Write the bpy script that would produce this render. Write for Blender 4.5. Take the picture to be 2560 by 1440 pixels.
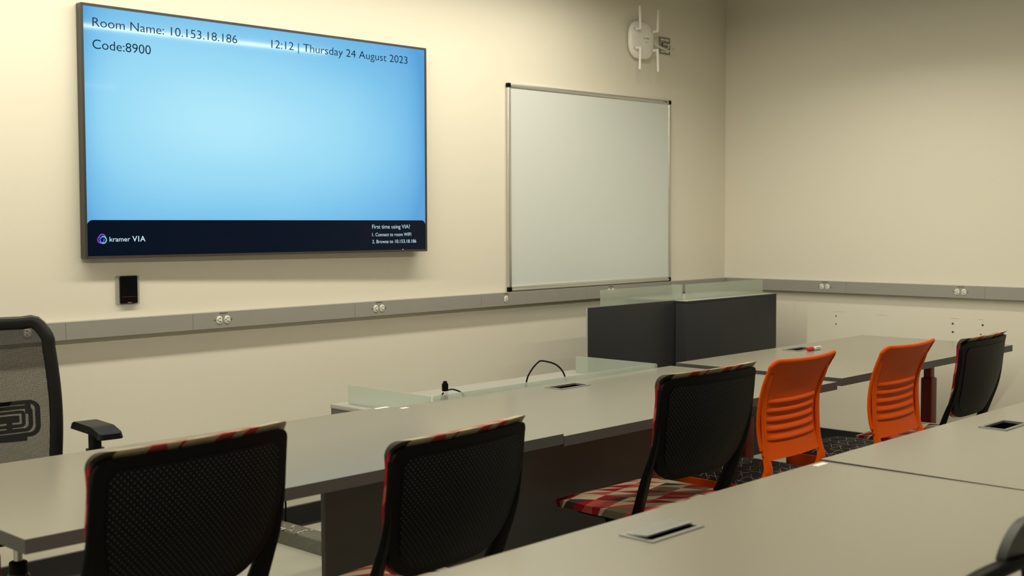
import bpy, bmesh, math, random
from mathutils import Vector, Matrix
random.seed(4)
PI = math.pi
SC = bpy.context.scene
COL = SC.collection
for o in list(bpy.data.objects):
    bpy.data.objects.remove(o)

# ------------------------------------------------------------------ camera
cam_d = bpy.data.cameras.new('camera')
cam = bpy.data.objects.new('camera', cam_d)
COL.objects.link(cam)
cr = Vector((0.691553, -0.722306, -0.005386))
cu = Vector((0.044150, 0.034826, 0.998418))
cf = Vector((0.720975, 0.690697, -0.055974))
M = Matrix((cr, cu, -cf)).transposed().to_4x4()
M.translation = Vector((-6.78885, -4.56047, 1.40455))
cam.matrix_world = M
cam_d.sensor_width = 36.0
cam_d.lens = 3059.61 / 2560 * 36
cam_d.clip_start = 0.05
cam_d.dof.use_dof = True
cam_d.dof.focus_distance = 5.0
cam_d.dof.aperture_fstop = 4.5
SC.camera = cam
# ------------------------------------------------------------------ colour management, world
SC.view_settings.view_transform = 'Standard'
SC.view_settings.look = 'None'
SC.view_settings.gamma = 1.0
SC.view_settings.use_curve_mapping = False
SC.view_settings.exposure = 0.0
world = bpy.data.worlds.new('world')
SC.world = world
world.use_nodes = True
world.node_tree.nodes['Background'].inputs[0].default_value = (0.02, 0.02, 0.018, 1)
world.node_tree.nodes['Background'].inputs[1].default_value = 1.0
# ------------------------------------------------------------------ lamps of the room: (x0, x1, y, watts, spread)
ROOM_X0, ROOM_Y0, CEIL = -11.0, -9.5, 2.95
LAMP_DROP = 0.15          # the fixtures hang below the ceiling
LAMP_COL = (1.0, 0.925, 0.74)
LAMPS = [
    ('near the screen wall', -9.2, -1.55, -0.70, 0, 97.0, 178),
    ('across the middle of the room', -9.2, -0.85, -3.40, 0, 82.0, 178),
    ('at the back of the room', -9.2, -0.85, -6.90, 0, 8.0, 150),
    ('running beside the right wall', -1.10, -1.10, -2.15, 1.2, 12.0, 140),
]

# ================================================================== materials
def new_mat(name):
    m = bpy.data.materials.new(name)
    m.use_nodes = True
    nt = m.node_tree
    return m, nt, nt.nodes['Principled BSDF']

def N(nt, typ, **kw):
    n = nt.nodes.new(typ)
    for k, v in kw.items():
        setattr(n, k, v)
    return n

def math_n(nt, op, a, b=None):
    n = N(nt, 'ShaderNodeMath', operation=op)
    for i, s in enumerate((a, b)):
        if s is None:
            continue
        if hasattr(s, 'is_linked') or hasattr(s, 'links'):
            nt.links.new(s, n.inputs[i])
        else:
            n.inputs[i].default_value = s
    return n.outputs[0]

def mat(name, color, rough=0.5, metal=0.0, spec=0.5, var=0.06, scale=12.0, bump=0.0, bscale=200.0, coat=0.0, coatr=0.1):
    m, nt, b = new_mat(name)
    tc = N(nt, 'ShaderNodeTexCoord')
    nz = N(nt, 'ShaderNodeTexNoise')
    nz.inputs['Scale'].default_value = scale
    nz.inputs['Detail'].default_value = 3
    nt.links.new(tc.outputs['Object'], nz.inputs['Vector'])
    mx = N(nt, 'ShaderNodeMix', data_type='RGBA')
    nt.links.new(nz.outputs['Fac'], mx.inputs[0])
    mx.inputs[6].default_value = (*[c * (1 - var) for c in color], 1)
    mx.inputs[7].default_value = (*[min(1, c * (1 + var)) for c in color], 1)
    nt.links.new(mx.outputs[2], b.inputs['Base Color'])
    b.inputs['Roughness'].default_value = rough
    b.inputs['Metallic'].default_value = metal
    b.inputs['Specular IOR Level'].default_value = spec
    b.inputs['Coat Weight'].default_value = coat
    b.inputs['Coat Roughness'].default_value = coatr
    if bump > 0:
        n2 = N(nt, 'ShaderNodeTexNoise')
        n2.inputs['Scale'].default_value = bscale
        nt.links.new(tc.outputs['Object'], n2.inputs['Vector'])
        bp = N(nt, 'ShaderNodeBump')
        bp.inputs['Strength'].default_value = bump
        bp.inputs['Distance'].default_value = 0.002
        nt.links.new(n2.outputs['Fac'], bp.inputs['Height'])
        nt.links.new(bp.outputs['Normal'], b.inputs['Normal'])
    return m

def emit(name, color, strength=1.0, base=(0.01, 0.01, 0.012), rough=0.25, spec=0.25):
    m, nt, b = new_mat(name)
    b.inputs['Base Color'].default_value = (*base, 1)
    b.inputs['Roughness'].default_value = rough
    b.inputs['Specular IOR Level'].default_value = spec
    b.inputs['Emission Color'].default_value = (*color, 1)
    b.inputs['Emission Strength'].default_value = strength
    return m

MAT = {}
MAT['wall'] = mat('painted_wall', (0.80, 0.765, 0.66), 0.75, spec=0.25, var=0.012, scale=1.5, bump=0.08, bscale=260)
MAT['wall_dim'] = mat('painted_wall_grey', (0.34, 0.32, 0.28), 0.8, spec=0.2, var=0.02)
MAT['ceiling'] = mat('ceiling_tile', (0.42, 0.41, 0.37), 0.9, spec=0.1, var=0.03, scale=40, bump=0.3, bscale=300)
MAT['floor'] = mat('vinyl_floor', (0.42, 0.42, 0.35), 0.35, spec=0.4, var=0.08, scale=6)
MAT['base'] = mat('black_rubber_base', (0.012, 0.011, 0.013), 0.45, spec=0.4)
MAT['raceway'] = mat('grey_painted_steel', (0.33, 0.32, 0.295), 0.45, spec=0.4, var=0.03)
MAT['ivory'] = mat('white_nylon', (0.80, 0.78, 0.70), 0.35, spec=0.5, var=0.02)
MAT['dark'] = mat('dark_slot', (0.015, 0.014, 0.012), 0.6)
MAT['print'] = mat('black_print', (0.05, 0.045, 0.035), 0.7)
MAT['table'] = mat('grey_laminate', (0.275, 0.262, 0.213), 0.21, spec=1.0, var=0.02, scale=3)
MAT['table_edge'] = mat('charcoal_edge_band', (0.075, 0.073, 0.072), 0.5, spec=0.35, var=0.05)
MAT['charcoal'] = mat('charcoal_laminate', (0.026, 0.028, 0.030), 0.5, spec=0.22, var=0.05, scale=4)
MAT['panel'] = mat('dark_grey_laminate', (0.142, 0.146, 0.150), 0.5, spec=0.3, var=0.05, scale=4)
MAT['ledge'] = mat('pale_grey_laminate', (0.40, 0.395, 0.36), 0.35, spec=0.5, var=0.02)
MAT['alu'] = mat('brushed_aluminium', (0.62, 0.62, 0.58), 0.35, metal=0.75, var=0.04, scale=30)
MAT['alu_dark'] = mat('grey_metal_trim', (0.30, 0.30, 0.285), 0.38, metal=0.6, var=0.04, scale=30)
MAT['taupe'] = mat('taupe_metal', (0.30, 0.275, 0.23), 0.45, spec=0.4)
MAT['steel'] = mat('bright_steel', (0.60, 0.58, 0.52), 0.25, metal=0.9, var=0.04)
MAT['blackp'] = mat('black_plastic', (0.003, 0.003, 0.0035), 0.5, spec=0.10, var=0.1)
MAT['blackp2'] = mat('satin_black_plastic', (0.010, 0.010, 0.0105), 0.35, spec=0.4, var=0.1)
MAT['greyp'] = mat('dark_grey_plastic', (0.075, 0.075, 0.070), 0.4, spec=0.5, var=0.08)
MAT['orange'] = mat('orange_plastic', (0.70, 0.088, 0.0), 0.45, spec=0.12, var=0.03)
MAT['red'] = mat('red_painted_steel', (0.22, 0.018, 0.012), 0.4, spec=0.4)
MAT['tvframe'] = mat('gunmetal_bezel', (0.075, 0.070, 0.066), 0.35, metal=0.4, var=0.05)
MAT['tvback'] = mat('black_back_cover', (0.02, 0.02, 0.02), 0.5)
MAT['wb'] = mat('dry_erase_surface', (0.70, 0.745, 0.735), 0.22, spec=0.5, var=0.01, scale=2)
MAT['white'] = mat('white_plastic', (0.80, 0.79, 0.73), 0.4, spec=0.45, var=0.015)
MAT['ap_white'] = mat('bright_white_plastic', (0.93, 0.92, 0.86), 0.35, spec=0.5, var=0.01)
MAT['cable_w'] = mat('white_cable', (0.72, 0.70, 0.62), 0.45)
MAT['sticker'] = mat('white_sticker', (0.86, 0.85, 0.80), 0.5, var=0.02)
MAT['marker_red'] = mat('red_marker_cap', (0.55, 0.010, 0.020), 0.3, spec=0.5)
MAT['glossblack'] = mat('black_touch_glass', (0.003, 0.003, 0.0045), 0.10, spec=0.22)
MAT['beam'] = mat('dusty_grey_steel', (0.125, 0.122, 0.098), 0.6, var=0.35, scale=60, bump=0.6, bscale=90)
MAT['debris'] = mat('pale_dust', (0.36, 0.35, 0.30), 0.9, var=0.2, scale=60)
MAT['lampbody'] = mat('white_powder_coat', (0.8, 0.8, 0.78), 0.5)
MAT['diffuser'] = emit('lit_diffuser', LAMP_COL, 3.0, base=(0.8, 0.8, 0.8), rough=0.6)

def glass_mat():
    m, nt, b = new_mat('frosted_glass')
    out = nt.nodes['Material Output']
    b.inputs['Base Color'].default_value = (0.74, 0.80, 0.73, 1)
    b.inputs['Roughness'].default_value = 0.30
    tr = N(nt, 'ShaderNodeBsdfTranslucent'); tr.inputs[0].default_value = (0.78, 0.84, 0.77, 1)
    gl = N(nt, 'ShaderNodeBsdfRefraction'); gl.inputs[0].default_value = (0.86, 0.90, 0.86, 1)
    gl.inputs['Roughness'].default_value = 0.30; gl.inputs['IOR'].default_value = 1.05
    m1 = N(nt, 'ShaderNodeMixShader'); m1.inputs[0].default_value = 0.78
    m2 = N(nt, 'ShaderNodeMixShader'); m2.inputs[0].default_value = 0.26
    nt.links.new(tr.outputs[0], m1.inputs[1]); nt.links.new(gl.outputs[0], m1.inputs[2])
    nt.links.new(m1.outputs[0], m2.inputs[1]); nt.links.new(b.outputs[0], m2.inputs[2])
    nt.links.new(m2.outputs[0], out.inputs[0])
    nz = N(nt, 'ShaderNodeTexNoise'); nz.inputs['Scale'].default_value = 900
    bp = N(nt, 'ShaderNodeBump'); bp.inputs['Strength'].default_value = 0.1
    nt.links.new(nz.outputs['Fac'], bp.inputs['Height']); nt.links.new(bp.outputs['Normal'], gl.inputs['Normal'])
    return m
MAT['glass'] = glass_mat()

def clear_mat():
    m, nt, b = new_mat('clear_acrylic')
    b.inputs['Base Color'].default_value = (0.9, 0.88, 0.82, 1)
    b.inputs['Roughness'].default_value = 0.15
    b.inputs['Alpha'].default_value = 0.35
    nz = N(nt, 'ShaderNodeTexNoise'); nz.inputs['Scale'].default_value = 30
    mp = N(nt, 'ShaderNodeMapRange'); mp.inputs[3].default_value = 0.12; mp.inputs[4].default_value = 0.2
    nt.links.new(nz.outputs['Fac'], mp.inputs[0]); nt.links.new(mp.outputs[0], b.inputs['Roughness'])
    return m
MAT['clear'] = clear_mat()

def mesh_mat():
    # woven mesh: fine threads with open pores between them
    m, nt, b = new_mat('woven_mesh')
    tc = N(nt, 'ShaderNodeTexCoord'); sx = N(nt, 'ShaderNodeSeparateXYZ')
    nt.links.new(tc.outputs['Object'], sx.inputs[0])
    def stripe(s, freq):
        f = math_n(nt, 'FRACT', math_n(nt, 'MULTIPLY', s, freq))
        return math_n(nt, 'GREATER_THAN', f, 0.42)
    hole = math_n(nt, 'MULTIPLY', stripe(sx.outputs[0], 420.0), stripe(sx.outputs[2], 330.0))
    mix = N(nt, 'ShaderNodeMixShader')
    tr = N(nt, 'ShaderNodeBsdfTransparent')
    nt.links.new(hole, mix.inputs[0]); nt.links.new(b.outputs[0], mix.inputs[1]); nt.links.new(tr.outputs[0], mix.inputs[2])
    nt.links.new(mix.outputs[0], nt.nodes['Material Output'].inputs[0])
    b.inputs['Base Color'].default_value = (0.022, 0.022, 0.020, 1)
    b.inputs['Roughness'].default_value = 0.7
    return m
MAT['mesh'] = mesh_mat()

def fabric_mat(name, scale, rot=0.0):
    # woven upholstery printed with a patchwork of triangles in red, cream, taupe and brown
    m, nt, b = new_mat(name)
    tc = N(nt, 'ShaderNodeTexCoord'); sx = N(nt, 'ShaderNodeSeparateXYZ')
    nt.links.new(tc.outputs['Object'], sx.inputs[0])
    yz = math_n(nt, 'ADD', sx.outputs[1], math_n(nt, 'MULTIPLY', sx.outputs[2], 0.83))
    u = math_n(nt, 'MULTIPLY', math_n(nt, 'ADD', sx.outputs[0], math_n(nt, 'MULTIPLY', yz, 0.42)), scale)
    v = math_n(nt, 'MULTIPLY', math_n(nt, 'SUBTRACT', yz, math_n(nt, 'MULTIPLY', sx.outputs[0], 0.20)), scale * 0.85)
    fu, fv = math_n(nt, 'FLOOR', u), math_n(nt, 'FLOOR', v)
    side = math_n(nt, 'GREATER_THAN', math_n(nt, 'ADD', math_n(nt, 'FRACT', u), math_n(nt, 'FRACT', v)), 1.0)
    cb = N(nt, 'ShaderNodeCombineXYZ')
    for i, s in enumerate((fu, fv, side)):
        nt.links.new(math_n(nt, 'ADD', s, 0.37), cb.inputs[i])
    wn = N(nt, 'ShaderNodeTexWhiteNoise', noise_dimensions='3D')
    nt.links.new(cb.outputs[0], wn.inputs['Vector'])
    rp = N(nt, 'ShaderNodeValToRGB'); rp.color_ramp.interpolation = 'CONSTANT'
    cols = [(0.0, (0.32, 0.012, 0.020)), (0.28, (0.56, 0.48, 0.33)), (0.54, (0.17, 0.135, 0.09)),
            (0.68, (0.46, 0.085, 0.065)), (0.82, (0.055, 0.042, 0.036)), (0.88, (0.50, 0.42, 0.29))]
    e = rp.color_ramp.elements
    e[0].position, e[0].color = cols[0][0], (*cols[0][1], 1)
    e[1].position, e[1].color = cols[1][0], (*cols[1][1], 1)
    for p, c in cols[2:]:
        k = e.new(p); k.color = (*c, 1)
    nt.links.new(wn.outputs['Value'], rp.inputs[0])
    nt.links.new(rp.outputs[0], b.inputs['Base Color'])
    b.inputs['Roughness'].default_value = 0.85
    b.inputs['Specular IOR Level'].default_value = 0.2
    nz = N(nt, 'ShaderNodeTexNoise'); nz.inputs['Scale'].default_value = 700
    nt.links.new(tc.outputs['Object'], nz.inputs['Vector'])
    bp = N(nt, 'ShaderNodeBump'); bp.inputs['Strength'].default_value = 0.25; bp.inputs['Distance'].default_value = 0.001
    nt.links.new(nz.outputs['Fac'], bp.inputs['Height']); nt.links.new(bp.outputs['Normal'], b.inputs['Normal'])
    return m
MAT['fabric'] = fabric_mat('patchwork_fabric', 14.0)

def perforated_mat():
    # black moulded plastic with staggered rows of small holes; light showing through is painted as pale dots
    m, nt, b = new_mat('perforated_plastic')
    tc = N(nt, 'ShaderNodeTexCoord'); sx = N(nt, 'ShaderNodeSeparateXYZ')
    nt.links.new(tc.outputs['Object'], sx.inputs[0])
    px = math_n(nt, 'MULTIPLY', sx.outputs[0], 1 / 0.0145)
    pz = math_n(nt, 'MULTIPLY', sx.outputs[2], 1 / 0.0150)
    def lat(off):
        a = math_n(nt, 'SUBTRACT', math_n(nt, 'FRACT', math_n(nt, 'ADD', px, off + 20.0)), 0.5)
        c = math_n(nt, 'SUBTRACT', math_n(nt, 'FRACT', math_n(nt, 'ADD', pz, off + 20.0)), 0.5)
        return math_n(nt, 'ADD', math_n(nt, 'MULTIPLY', a, a), math_n(nt, 'MULTIPLY', c, c))
    d = math_n(nt, 'MINIMUM', lat(0.0), lat(0.5))
    dot = math_n(nt, 'LESS_THAN', d, 0.019)
    mx = N(nt, 'ShaderNodeMix', data_type='RGBA')
    nt.links.new(dot, mx.inputs[0])
    mx.inputs[6].default_value = (0.003, 0.003, 0.0035, 1)
    mx.inputs[7].default_value = (0.042, 0.041, 0.038, 1)
    nt.links.new(mx.outputs[2], b.inputs['Base Color'])
    b.inputs['Roughness'].default_value = 0.5
    b.inputs['Specular IOR Level'].default_value = 0.10
    rim = math_n(nt, 'LESS_THAN', d, 0.07)
    bp = N(nt, 'ShaderNodeBump'); bp.inputs['Strength'].default_value = 0.5; bp.inputs['Distance'].default_value = 0.0015
    bp.invert = True
    nt.links.new(rim, bp.inputs['Height']); nt.links.new(bp.outputs['Normal'], b.inputs['Normal'])
    return m
MAT['perf'] = perforated_mat()

def starline_mat():
    # black upholstery with thin pale lines on a triangular lattice
    m, nt, b = new_mat('black_star_line_fabric')
    tc = N(nt, 'ShaderNodeTexCoord'); sx = N(nt, 'ShaderNodeSeparateXYZ')
    nt.links.new(tc.outputs['Object'], sx.inputs[0])
    yy = math_n(nt, 'SUBTRACT', sx.outputs[1], sx.outputs[2])
    S = 1 / 0.034
    dirs = [(1.0, 0.0), (0.5, 0.866), (-0.5, 0.866)]
    line = None
    for i, (a, c) in enumerate(dirs):
        t = math_n(nt, 'ADD', math_n(nt, 'MULTIPLY', sx.outputs[0], a * S), math_n(nt, 'MULTIPLY', yy, c * S))
        q = math_n(nt, 'ADD', math_n(nt, 'MULTIPLY', sx.outputs[0], -c * S * 0.5774), math_n(nt, 'MULTIPLY', yy, a * S * 0.5774))
        f = math_n(nt, 'ABSOLUTE', math_n(nt, 'SUBTRACT', math_n(nt, 'FRACT', t), 0.5))
        l = math_n(nt, 'LESS_THAN', f, 0.026)
        keep = math_n(nt, 'LESS_THAN', math_n(nt, 'FRACT', math_n(nt, 'ADD', math_n(nt, 'MULTIPLY', q, 0.5), math_n(nt, 'MULTIPLY', math_n(nt, 'FLOOR', t), 0.333))), 0.52)
        l = math_n(nt, 'MULTIPLY', l, keep)
        line = l if line is None else math_n(nt, 'MAXIMUM', line, l)
    mx = N(nt, 'ShaderNodeMix', data_type='RGBA')
    nt.links.new(line, mx.inputs[0])
    mx.inputs[6].default_value = (0.011, 0.009, 0.009, 1)
    mx.inputs[7].default_value = (0.34, 0.325, 0.30, 1)
    nt.links.new(mx.outputs[2], b.inputs['Base Color'])
    b.inputs['Roughness'].default_value = 0.8
    b.inputs['Specular IOR Level'].default_value = 0.25
    return m
MAT['starline'] = starline_mat()

def screen_mat(W, H):
    # lit display: pale cyan field turning bluer towards its edges and upper right
    m, nt, b = new_mat('lit_screen')
    tc = N(nt, 'ShaderNodeTexCoord'); sx = N(nt, 'ShaderNodeSeparateXYZ')
    nt.links.new(tc.outputs['Object'], sx.inputs[0])
    u = math_n(nt, 'ADD', math_n(nt, 'DIVIDE', sx.outputs[0], W), 0.5)
    v = math_n(nt, 'ADD', math_n(nt, 'DIVIDE', sx.outputs[2], H), 0.5)
    cx = math_n(nt, 'SUBTRACT', u, 0.36); cz = math_n(nt, 'SUBTRACT', v, 0.56)
    r = math_n(nt, 'SQRT', math_n(nt, 'ADD', math_n(nt, 'MULTIPLY', math_n(nt, 'MULTIPLY', cx, cx), 0.9),
                                   math_n(nt, 'MULTIPLY', math_n(nt, 'MULTIPLY', cz, cz), 1.5)))
    nz = N(nt, 'ShaderNodeTexNoise'); nz.inputs['Scale'].default_value = 1.6; nz.inputs['Detail'].default_value = 0.5
    nt.links.new(tc.outputs['Object'], nz.inputs['Vector'])
    r = math_n(nt, 'ADD', r, math_n(nt, 'MULTIPLY', math_n(nt, 'SUBTRACT', nz.outputs['Fac'], 0.5), 0.22))
    ea = math_n(nt, 'POWER', math_n(nt, 'ABSOLUTE', math_n(nt, 'MULTIPLY', math_n(nt, 'SUBTRACT', u, 0.5), 2.0)), 14.0)
    r = math_n(nt, 'ADD', r, math_n(nt, 'MULTIPLY', ea, 0.22))
    rp = N(nt, 'ShaderNodeValToRGB')
    e = rp.color_ramp.elements
    e[0].position, e[0].color = 0.05, (0.44, 0.83, 0.99, 1)
    e[1].position, e[1].color = 0.85, (0.09, 0.36, 0.72, 1)
    k = e.new(0.35); k.color = (0.31, 0.70, 0.93, 1)
    k = e.new(0.55); k.color = (0.20, 0.56, 0.86, 1)
    nt.links.new(r, rp.inputs[0])
    nt.links.new(rp.outputs[0], b.inputs['Emission Color'])
    b.inputs['Emission Strength'].default_value = 0.97
    b.inputs['Base Color'].default_value = (0.006, 0.007, 0.010, 1)
    b.inputs['Roughness'].default_value = 0.045
    b.inputs['Specular IOR Level'].default_value = 0.40
    return m

# ================================================================== mesh helpers
def obj(name, bm, material, parent=None, smooth=True, angle=35):
    me = bpy.data.meshes.new(name)
    bmesh.ops.recalc_face_normals(bm, faces=bm.faces[:])
    bm.to_mesh(me); bm.free()
    for mm in (material if isinstance(material, (list, tuple)) else [material]):
        me.materials.append(mm)
    if smooth:
        for p in me.polygons:
            p.use_smooth = True
        me.set_sharp_from_angle(angle=math.radians(angle))
    o = bpy.data.objects.new(name, me)
    COL.objects.link(o)
    if parent is not None:
        o.parent = parent
    return o

def tag(o, label=None, cat=None, group=None, kind=None):
    if label: o['label'] = label
    if cat: o['category'] = cat
    if group: o['group'] = group
    if kind: o['kind'] = kind
    return o

def thing(name, label, cat, loc=(0, 0, 0), rz=0.0, group=None):
    o = bpy.data.objects.new(name, None)
    o.empty_display_size = 0.1
    COL.objects.link(o)
    o.location = loc; o.rotation_euler = (0, 0, rz)
    return tag(o, label, cat, group)

def dup(o, parent=None):
    c = o.copy(); COL.objects.link(c)
    if parent is not None:
        c.parent = parent
    for ch in list(o.children):
        dup(ch, c)
    return c

def box(bm, x0, x1, y0, y1, z0, z1, bev=0.0, seg=2):
    v = [bm.verts.new((x, y, z)) for z in (z0, z1) for y in (y0, y1) for x in (x0, x1)]
    fs = [(0, 2, 3, 1), (4, 5, 7, 6), (0, 1, 5, 4), (2, 6, 7, 3), (0, 4, 6, 2), (1, 3, 7, 5)]
    faces = [bm.faces.new([v[i] for i in f]) for f in fs]
    if bev > 0:
        edges = list({e for f in faces for e in f.edges})
        bmesh.ops.bevel(bm, geom=edges, offset=bev, segments=seg, affect='EDGES', profile=0.5)
    return bm

def BM():
    return bmesh.new()

def frame_of(d, up=Vector((0, 0, 1))):
    d = d.normalized()
    if abs(d.dot(up)) > 0.95:
        up = Vector((0, 1, 0))
    a = d.cross(up).normalized()
    return a, a.cross(d).normalized()

def loft(bm, loops, cap=True, closed=False):
    n = len(loops[0])
    vs = [[bm.verts.new(p) for p in L] for L in loops]
    pairs = list(zip(vs, vs[1:])) + ([(vs[-1], vs[0])] if closed else [])
    for A, B in pairs:
        for i in range(n):
            j = (i + 1) % n
            bm.faces.new((A[i], A[j], B[j], B[i]))
    if cap and not closed:
        bm.faces.new(vs[0][::-1]); bm.faces.new(vs[-1])

def cyl(bm, p0, p1, r0, r1=None, n=24):
    p0, p1 = Vector(p0), Vector(p1)
    r1 = r0 if r1 is None else r1
    a, b = frame_of(p1 - p0)
    loft(bm, [[p + a * r * math.cos(2 * PI * i / n) + b * r * math.sin(2 * PI * i / n) for i in range(n)]
              for p, r in ((p0, r0), (p1, r1))])

def lathe(bm, base, prof, axis=(0, 0, 1), n=28):
    base, ax = Vector(base), Vector(axis).normalized()
    a, b = frame_of(ax)
    loft(bm, [[base + ax * h + (a * math.cos(2 * PI * i / n) + b * math.sin(2 * PI * i / n)) * r for i in range(n)]
              for r, h in prof])

def crom(pts, k=6, closed=False):
    P = [Vector(p) for p in pts]
    out = []
    n = len(P)
    rng = range(n) if closed else range(n - 1)
    for i in rng:
        if closed:
            p0, p1, p2, p3 = P[(i - 1) % n], P[i], P[(i + 1) % n], P[(i + 2) % n]
        else:
            p0, p1, p2, p3 = P[max(i - 1, 0)], P[i], P[i + 1], P[min(i + 2, n - 1)]
        for s in range(k):
            t = s / k
            out.append(0.5 * ((2 * p1) + (p2 - p0) * t + (2 * p0 - 5 * p1 + 4 * p2 - p3) * t * t + (3 * p1 - p0 - 3 * p2 + p3) * t ** 3))
    if not closed:
        out.append(P[-1])
    return out

def tube(bm, pts, rx, ry=None, n=12, up=(0, 0, 1), closed=False, taper=None, square=0.0):
    P = [Vector(p) for p in pts]
    ry = rx if ry is None else ry
    loops = []
    m = len(P)
    for i, p in enumerate(P):
        if closed:
            d = P[(i + 1) % m] - P[(i - 1) % m]
        else:
            d = P[min(i + 1, m - 1)] - P[max(i - 1, 0)]
        a, b = frame_of(d, Vector(up))
        s = taper(i / (m - 1)) if taper else 1.0
        L = []
        for k in range(n):
            t = 2 * PI * k / n
            c, q = math.cos(t), math.sin(t)
            if square:
                e = 1 - square
                c, q = math.copysign(abs(c) ** e, c), math.copysign(abs(q) ** e, q)
            L.append(p + a * rx * s * c + b * ry * s * q)
        loops.append(L)
    loft(bm, loops, closed=closed)

def rrect(w, h, r, n=6, cx=0, cy=0):
    r = min(r, w / 2 - 1e-5, h / 2 - 1e-5)
    out = []
    for sx, sy, a0 in ((1, 1, 0), (-1, 1, PI / 2), (-1, -1, PI), (1, -1, 1.5 * PI)):
        for k in range(n + 1):
            a = a0 + PI / 2 * k / n
            out.append((cx + sx * (w / 2 - r) + r * math.cos(a), cy + sy * (h / 2 - r) + r * math.sin(a)))
    return out

def slab(bm, w, h, r, prof, m, cx=0, cy=0, n=6):
    """stack of rounded rectangles; prof = [(inset, height)]; m maps (a, b, c) to a point"""
    loops = []
    for ins, c in prof:
        loops.append([m(a, b, c) for a, b in rrect(w - 2 * ins, h - 2 * ins, max(r - ins, 0.0008), n, cx, cy)])
    loft(bm, loops)

def ring(bm, w, h, r, t, c0, c1, m, cx=0, cy=0, n=6):
    o0 = [m(a, b, c0) for a, b in rrect(w, h, r, n, cx, cy)]
    o1 = [m(a, b, c1) for a, b in rrect(w, h, r, n, cx, cy)]
    i1 = [m(a, b, c1) for a, b in rrect(w - 2 * t, h - 2 * t, max(r - t, 0.001), n, cx, cy)]
    i0 = [m(a, b, c0) for a, b in rrect(w - 2 * t, h - 2 * t, max(r - t, 0.001), n, cx, cy)]
    loft(bm, [o0, o1, i1, i0], closed=True)

def panel(bm, nu, nv, hw, F, B, cosv=True):
    """curved sheet with thickness: hw(v) half width, F/B(x, v, u) front and back points"""
    vf, vb = [], []
    for j in range(nv + 1):
        t = j / nv
        v = 0.5 - 0.5 * math.cos(PI * t) if cosv else t
        h = hw(v)
        rf, rb = [], []
        for i in range(nu + 1):
            u = -math.cos(PI * i / nu)
            rf.append(bm.verts.new(F(u * h, v, u)))
            rb.append(bm.verts.new(B(u * h, v, u)))
        vf.append(rf); vb.append(rb)
    for j in range(nv):
        for i in range(nu):
            bm.faces.new((vf[j][i], vf[j][i + 1], vf[j + 1][i + 1], vf[j + 1][i]))
            bm.faces.new((vb[j][i], vb[j + 1][i], vb[j + 1][i + 1], vb[j][i + 1]))
    for j in range(nv):
        for i in (0, nu):
            bm.faces.new((vf[j][i], vf[j + 1][i], vb[j + 1][i], vb[j][i]))
    for i in range(nu):
        for j in (0, nv):
            bm.faces.new((vf[j][i], vb[j][i], vb[j][i + 1], vf[j][i + 1]))

def hw_round(H, wf, rt, rb):
    def f(v):
        z = v * H
        w = wf(v)
        if rt > 0 and z > H - rt:
            d = z - (H - rt); w -= rt - math.sqrt(max(rt * rt - d * d, 0))
        if rb > 0 and z < rb:
            d = rb - z; w -= rb - math.sqrt(max(rb * rb - d * d, 0))
        return max(w, 0.004)
    return f

def text_mesh(s, m, u0, u1, base, cap, weight=0.0, spacing=1.0):
    """words as flat lettering: stretched to run from u0 to u1 on the baseline with the given capital height"""
    def grab(body):
        cu_ = bpy.data.curves.new('lettering', 'FONT')
        cu_.body = body; cu_.size = 1.0; cu_.offset = weight; cu_.space_character = spacing
        cu_.resolution_u = 6
        o = bpy.data.objects.new('lettering', cu_)
        COL.objects.link(o)
        dg = bpy.context.evaluated_depsgraph_get(); dg.update()
        me = bpy.data.meshes.new_from_object(o.evaluated_get(dg))
        bpy.data.objects.remove(o); bpy.data.curves.remove(cu_)
        return me
    hme = grab('H'); hh = max(v.co.y for v in hme.vertices)
    bpy.data.meshes.remove(hme)
    me = grab(s)
    xs = [v.co.x for v in me.vertices]
    x0, x1 = min(xs), max(xs)
    sx, sy = (u1 - u0) / (x1 - x0), cap / hh
    for v in me.vertices:
        v.co = m(u0 + (v.co.x - x0) * sx, base + v.co.y * sy, 0.0)
    bm = BM(); bm.from_mesh(me); bpy.data.meshes.remove(me)
    return bm

XY = lambda a, b, c: Vector((a, b, c))                 # lies flat, c is up
XZ = lambda a, b, c: Vector((a, -c, b))                # on a wall facing -y, c comes out
YZ = lambda a, b, c: Vector((-c, -a, b))               # on the right wall facing -x

# ================================================================== room shell
def struct(name, bm, m, label=None):
    o = obj(name, bm, m)
    o['kind'] = 'structure'
    return o
X0, Y0 = ROOM_X0, ROOM_Y0
struct('floor', box(BM(), X0 - .1, .1, Y0 - .1, .1, -.1, 0), MAT['floor'])
struct('ceiling', box(BM(), X0 - .1, .1, Y0 - .1, .1, CEIL, CEIL + .1), MAT['ceiling'])
struct('wall_front', box(BM(), X0 - .1, .1, 0, .1, 0, CEIL), MAT['wall'])
wall_r = struct('wall_right', box(BM(), 0, .1, Y0 - .1, 0, 0, CEIL), MAT['wall'])
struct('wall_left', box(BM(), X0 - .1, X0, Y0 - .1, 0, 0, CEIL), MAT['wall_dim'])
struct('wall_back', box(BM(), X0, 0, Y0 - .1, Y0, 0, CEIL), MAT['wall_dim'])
def basebd(name, pts):
    bm = BM()
    (xa, ya), (xb, yb) = pts
    d = Vector((xb - xa, yb - ya, 0)).normalized(); n = Vector((d.y, -d.x, 0))
    prof = [(0, 0), (0.014, 0), (0.010, .006), (0.006, .014), (0.006, .097), (0.003, .100), (0, .100)]
    loops = [[Vector((x, y, 0)) + n * a + Vector((0, 0, z)) for a, z in prof] for x, y in pts]
    loft(bm, loops)
    return struct(name, bm, MAT['base'])
basebd('baseboard_front', [(X0, 0), (0, 0)])
basebd('baseboard_right', [(0, 0), (0, Y0)])
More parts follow.
